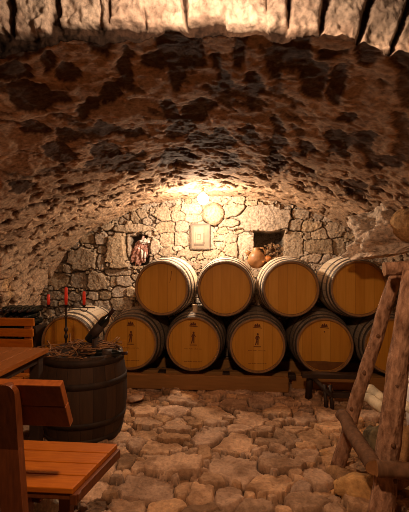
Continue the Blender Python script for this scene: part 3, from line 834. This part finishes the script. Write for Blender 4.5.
# ================================================================== LOG FRAME, RIGHT
def log_obj(name, parent, p0, p1, r0, r1, bend=(0, 0, 0), m='bark', seed=0, knots=(), n=22):
    p0, p1 = Vector(p0), Vector(p1); bm = bmesh.new(); pts = []; rad = []
    for i in range(n + 1):
        t = i / n
        p = p0.lerp(p1, t) + Vector(bend) * math.sin(PI * t) + Vector((mnoise.noise(Vector((t * 4, seed, 0))), mnoise.noise(Vector((t * 4, seed, 5))), 0)) * .012
        pts.append(p); rad.append(r0 + (r1 - r0) * t)
    tube(bm, pts, rad, 16, True, .14, seed, 1)
    o = ob(name, bm, [M[m], M['cut']], parent)
    for (t, ang) in knots:
        i = int(t * n); c = pts[i]
        d = Vector((math.cos(ang), math.sin(ang), 0))
        kb = bmesh.new(); lump(kb, c + d * rad[i] * .93, (.013, .011, .016), .3, 2, seed + t * 9, 2)
        ob('knot', kb, M['knot'], o, None, True)
    return o
lf = thing('log_frame', 'rustic frame of peeled logs standing at the right edge', 'log frame', (.75, 2.55, 0))
O = Vector((-.75, -2.55, 0))
A1 = at_z(337, 469, .0); T1 = at_y(397, 270, 2.72)
A2 = at_y(380, 530, 2.27); A2.z = -.01; T2 = at_y(413, 272, 2.38)
log_obj('log_post', lf, A1 + O, T1 + O, .046, .038, (-.006, 0, 0), 'bark', 1, [(.33, -2.2), (.5, -2.0), (.72, -1.7), (.86, -1.3)])
log_obj('log_post', lf, A2 + O, T2 + O, .066, .05, (-.012, 0, 0), 'bark', 5, [(.36, -1.5), (.55, -1.8), (.8, -1.4), (.22, -1.0)])
c0 = at_y(384, 269, 2.50); log_obj('crossbar', lf, c0 + O, c0 + O + Vector((1.0, .0, .06)), .041, .046, (0, 0, 0), 'bark', 9, [(.2, -1.5)])
s0 = at_y(341, 414, 2.66); s1 = at_y(374, 468, 2.20)
log_obj('side_rung', lf, s0 + O, s1 + O, .038, .044, (0, 0, .0), 'darklog', 13)
f0 = at_y(376, 468, 2.19); f1 = at_y(430, 478, 2.15)
log_obj('front_rung', lf, f0 + O, f1 + O + Vector((.4, 0, 0)), .04, .046, (0, 0, 0), 'darklog', 17)
A3 = Vector((1.55, 2.35, 0)); log_obj('log_post', lf, A3 + O, Vector((1.5, 2.42, 1.34)) + O, .066, .055, (0, 0, 0), 'bark', 21)

# firewood, loose stones, bucket behind the logs
def stone(label, c, s, base, seed, rz=0.0, tilt=0.0):
    bm = bmesh.new(); lump(bm, (0, 0, 0), s, .22, 1.6, seed, 4, Matrix.Rotation(rz, 3, 'Z') @ Matrix.Rotation(tilt, 3, 'Y'), .9)
    me = bpy.data.meshes.new('loose_stone'); bm.to_mesh(me); bm.free(); paint(me, base, .35, 14, seed)
    o = link('loose_stone', me, M['flags'], None, c, True)
    return setp(o, label, 'stone', 'loose stones on the floor')
stone('dark greenish boulder behind the far log post, under the pale firewood', (1.0, 3.05, .09), (.12, .11, .11), (.17, .13, .07), 3, .3)
stone('brown boulder wedged between the two log posts', (.97, 2.60, .08), (.09, .08, .09), (.33, .18, .085), 5, .8)
stone('square orange-brown stone behind the nearer log post, below the firewood', (1.12, 2.82, .15), (.08, .09, .15), (.4, .22, .09), 8, .2)
stone('dark stone lying right of the nearer log post under the rung', (1.08, 2.36, .07), (.09, .08, .08), (.3, .18, .1), 11, 1.2)
stone('large orange boulder at the foot of the far log post', (.70, 2.52, .03), (.15, .12, .09), (.46, .25, .09), 14, .5)
p = at_z(136, 398, .05); stone('flat pinkish slab lying beside the foot of the upright barrel', (p.x, p.y, .055), (.085, .10, .028), (.40, .24, .15), 17, .2)
p = at_z(47, 508, .05); stone('pale pointed stone on the floor under the nearest bench', (p.x - .02, p.y, .03), (.10, .06, .07), (.6, .5, .36), 21, .5, -.6)
def billet(label, a, b_, r, seed):
    bm = bmesh.new()
    a, b_ = Vector(a), Vector(b_)
    tube(bm, [a.lerp(b_, t) for t in np.linspace(0, 1, 9)], [r * k for k in (.8, .95, 1, 1.02, 1, .98, .95, .9, .75)], 9, True, .3, seed)
    o = ob('firewood_stick', bm, M['pale'], None, None, False)
    setp(o, label, 'firewood', 'pale firewood behind the log posts')
a = at_y(369, 388, 3.1); b_ = at_y(384, 401, 2.8); billet('pale split stick, upper of the two between the log posts', a, b_, .035, 2)
a = at_y(366, 397, 2.93); b_ = at_y(384, 409, 2.68); billet('pale split stick, lower of the two between the log posts', a, b_, .038, 6)
a = at_y(402, 402, 2.9); b_ = at_y(418, 416, 2.6); billet('pale split stick right of the nearer log post', a, b_, .03, 9)
bk = at_y(424, 416, 3.2)
bu = thing('bucket', 'white plastic bucket at the right edge behind the log post', 'bucket', (bk.x, 3.2, .02))
bz = at_y(409, 379, 3.2).z
bm = bmesh.new(); lathe(bm, [(0, 0), (.11, 0), (.135, bz), (.13, bz), (.106, .01), (0, .01)], 32); ob('bucket_body', bm, M['bucket'], bu, None, True)
bm = bmesh.new(); lathe(bm, [(.133, bz - .03), (.142, bz - .03), (.142, bz), (.133, bz)], 32); ob('rim', bm, M['bucket'], bu, None, True)

# dark trestle in front of the rack
tr = thing('trestle', 'low dark wooden trestle in front of the right end of the rack', 'trestle', (.85, 4.05, 0))
def leg_tube(name, a, b_, r=.022):
    bm = bmesh.new(); a, b_ = Vector(a), Vector(b_)
    tube(bm, [a, a.lerp(b_, .5), b_], r, 4); ob(name, bm, M['darkwood'], tr)
bm = bmesh.new(); box(bm, (.06, .02, .262), (.62, .10, .045), None, .006); ob('top_rail', bm, M['darkwood'], tr)
leg_tube('leg', (-.17, .12, .0), (-.165, .04, .25), .034)
leg_tube('brace', (-.15, .0, .25), (.0, -.14, .11), .026)
leg_tube('leg', (-.055, -.17, .0), (-.05, -.08, .2), .018)
leg_tube('leg', (.0, -.17, .0), (.0, -.08, .2), .018)
leg_tube('leg', (.3, .0, .0), (.3, .02, .25), .03)
bm = bmesh.new(); box(bm, (.17, -.06, .10), (.30, .05, .05), None, .006); ob('lower_rail', bm, M['darkwood'], tr)

# ================================================================== ON AND IN THE BACK WALL
# lamp under the vault
bp = at_y(203, 198.5, 4.76)
lm = thing('ceiling_lamp', 'glowing bare bulb hanging under the vault by the back wall', 'lamp', bp)
bm = bmesh.new(); lathe(bm, [(0, -.07), (.03, -.064), (.056, -.04), (.068, -.005), (.06, .025), (.036, .047), (.018, .06), (0, .06)], 24); ob('bulb', bm, M['bulb'], lm, None, True)
bm = bmesh.new(); lathe(bm, [(0, .05), (.02, .05), (.022, .085), (.012, .095), (.006, .17), (0, .17)], 20); ob('socket', bm, M['ceramic'], lm, None, True)

# round stone beside the lamp
rp = at_y(213.5, 214, 5.40)
bm = bmesh.new(); lump(bm, (0, 0, 0), (.145, .085, .145), .07, 1.8, 31, 5)
me = bpy.data.meshes.new('round_stone'); bm.to_mesh(me); bm.free(); paint(me, (.40, .30, .20), .2, 8, 2)
o = link('round_stone', me, M['masonry'], None, rp); setp(o, 'round pale boulder protruding from the back wall just under the lamp', 'stone')

# framed picture
pa = at_y(190.5, 249.5, 5.41); pb = at_y(210.5, 223.5, 5.41)
w, hgt = pb.x - pa.x, pb.z - pa.z
pc = thing('framed_picture', 'small thin-framed faded sketch hanging on the back wall below the lamp', 'picture', ((pa.x + pb.x) / 2, 5.41, pa.z))
for nm, c, s in (('frame_side', (-w / 2 + .009, 0, hgt / 2), (.018, .026, hgt)), ('frame_side', (w / 2 - .009, 0, hgt / 2), (.018, .026, hgt)),
                 ('frame_rail', (0, 0, .009), (w - .036, .026, .018)), ('frame_rail', (0, 0, hgt - .009), (w - .036, .026, .018))):
    bm = bmesh.new(); box(bm, c, s, None, .003); ob(nm, bm, M['frame'], pc)
bm = bmesh.new(); box(bm, (0, .006, hgt / 2), (w - .034, .006, hgt - .034), None, 0); ob('sheet', bm, M['paper'], pc)
bm = bmesh.new(); box(bm, (-.025, .0015, hgt / 2 + .025), (w * .48, .003, hgt * .62), None, 0); ob('drawn_panel', bm, M['paper2'], pc)
bm = bmesh.new()
for (x, z, a_, b__) in ((.042, .085, .03, .03), (.045, .16, .012, .12), (-.07, .15, .006, .16), (-.02, .2, .04, .006), (-.03, .13, .05, .005), (-.035, .16, .006, .06), (.0, .17, .005, .08), (-.02, .06, .13, .02)):
    box(bm, (x, -.0008, z), (a_, .0012, b__), None, 0)
ob('sketch_lines', bm, M['ink'], pc)

# clay jug cradled between two top barrels
jp = Vector((.20, 5.02, 0))
jr = .112
dx = .3475; RR = .344 + jr
jz = 1.071 + math.sqrt(RR * RR - dx * dx) + .012
jg = thing('clay_jug', 'round ochre clay jug resting between two top-row barrels before the dark niche', 'jug', (jp.x, jp.y, jz - jr))
bm = bmesh.new()
lathe(bm, [(0, 0)] + [(jr * math.sin(a) * (1 if a < 1.6 else .96), jr - jr * math.cos(a)) for a in np.linspace(.3, 2.55, 16)] + [(.05, .222), (.04, .235), (.043, .252), (.036, .255), (.03, .235), (0, .23)], 32)
ob('jug_body', bm, M['clay'], jg, None, True)
bm = bmesh.new(); tube(bm, [(-.07, 0, .165), (-.105, -.01, .195), (-.125, -.012, .215)], [.034, .026, .02], 12); ob('spout', bm, M['clay'], jg, None, True)
bm = bmesh.new(); tube(bm, [(.035, 0, .245), (.075, 0, .25), (.105, 0, .21), (.1, 0, .165)], .011, 8); ob('handle', bm, M['clay'], jg, None, True)

# dried bunch and gourd inside the right niche
nb = at_y(274, 263, 5.62)
db = thing('dried_flower_bunch', 'bunch of dry brown leaves and seed heads in the dark square wall niche', 'dried flowers', (nb.x, 5.63, nb.z - .01))
bm = bmesh.new()
for k in range(16):
    tube(bm, [(random.uniform(-.03, .03), random.uniform(-.03, .03), 0), (random.uniform(-.1, .1), random.uniform(-.06, .04), random.uniform(.08, .14)), (random.uniform(-.14, .14), random.uniform(-.08, .04), random.uniform(.12, .26))], .004, 5)
ob('stems', bm, M['twig'], db)
bm = bmesh.new()
for k in range(48):
    lump(bm, (random.uniform(-.13, .14), random.uniform(-.09, .03), random.uniform(.05, .26)), (random.uniform(.012, .032), .012, random.uniform(.012, .026)), .5, 2.2, k, 2, Matrix.Rotation(random.uniform(0, 3), 3, 'Y'))
ob('dry_leaves', bm, M['leaf'], db)
gp = at_y(268, 259, 5.5)
bm = bmesh.new(); lump(bm, (0, 0, 0), (.05, .05, .045), .08, 2, 3, 3)
o = ob('gourd', bm, M['gourd'], None, (gp.x, 5.50, gp.z), True); setp(o, 'small orange gourd beside the dried bunch in the dark niche', 'gourd')

# crumpled bundle in the left niche
cpn = at_y(141, 251, 5.50)
bd = thing('wrapped_bundle', 'crumpled pink bundle with white highlights stuffed into the small left wall niche', 'bundle', (cpn.x, 5.50, cpn.z - .16))
bm = bmesh.new(); lump(bm, (0, 0, .15), (.11, .07, .17), .55, 3.2, 4, 4, Matrix.Rotation(.35, 3, 'Y')); ob('pink_wrap', bm, M['pink'], bd)
bm = bmesh.new()
lump(bm, (.07, -.04, .29), (.075, .05, .035), .5, 3, 7, 3); lump(bm, (.03, -.075, .12), (.016, .02, .06), .4, 3, 9, 2); lump(bm, (.075, -.07, .10), (.014, .02, .05), .4, 3, 12, 2)
ob('white_highlight', bm, M['white'], bd)  # white lumps stand in for highlights on the bundle

# smooth round boulder in the vault at the right edge
pp = at_y(411, 224, 3.5)
bm = bmesh.new(); lump(bm, (0, 0, 0), (.15, .16, .145), .10, 1.2, 41, 5)
me = bpy.data.meshes.new('round_boulder'); bm.to_mesh(me); bm.free(); paint(me, (.42, .24, .10), .2, 8, 2)
o = link('round_boulder', me, M['masonry'], None, pp); setp(o, 'smooth round ochre boulder bulging from the vault above the log frame', 'stone')

# ================================================================== LIGHT
def plight(name, loc, power, col, r):
    l = bpy.data.lights.new(name, 'POINT'); l.energy = power; l.color = col; l.shadow_soft_size = r
    o = bpy.data.objects.new(name, l); COL.objects.link(o); o.location = loc; return o
plight('back_lamp_light', bp + Vector((0, -.0, -.1)), 84, (1, .77, .57), .045)
LP = Vector((-.12, 1.04, 2.23))
plight('entrance_lamp_spill', LP, 17, (1, .68, .46), .06)
l = bpy.data.lights.new('entrance_lamp_light', 'SPOT'); l.energy = 100; l.color = (1, .6, .36); l.shadow_soft_size = .06
l.spot_size = math.radians(176); l.spot_blend = .35
o = bpy.data.objects.new('entrance_lamp_light', l); COL.objects.link(o); o.location = LP
w = bpy.data.worlds.new('world'); scn.world = w; w.use_nodes = True
w.node_tree.nodes['Background'].inputs[0].default_value = (.02, .012, .007, 1)
w.node_tree.nodes['Background'].inputs[1].default_value = .2

vs_ = scn.view_settings
vs_.view_transform = 'Standard'; vs_.look = 'None'; vs_.gamma = 1; vs_.exposure = 0; vs_.use_curve_mapping = False
scn.cycles.use_denoising = True
scn.cycles.denoising_prefilter = 'ACCURATE'
scn.cycles.filter_width = .9
scn.cycles.max_bounces = 8; scn.cycles.diffuse_bounces = 5
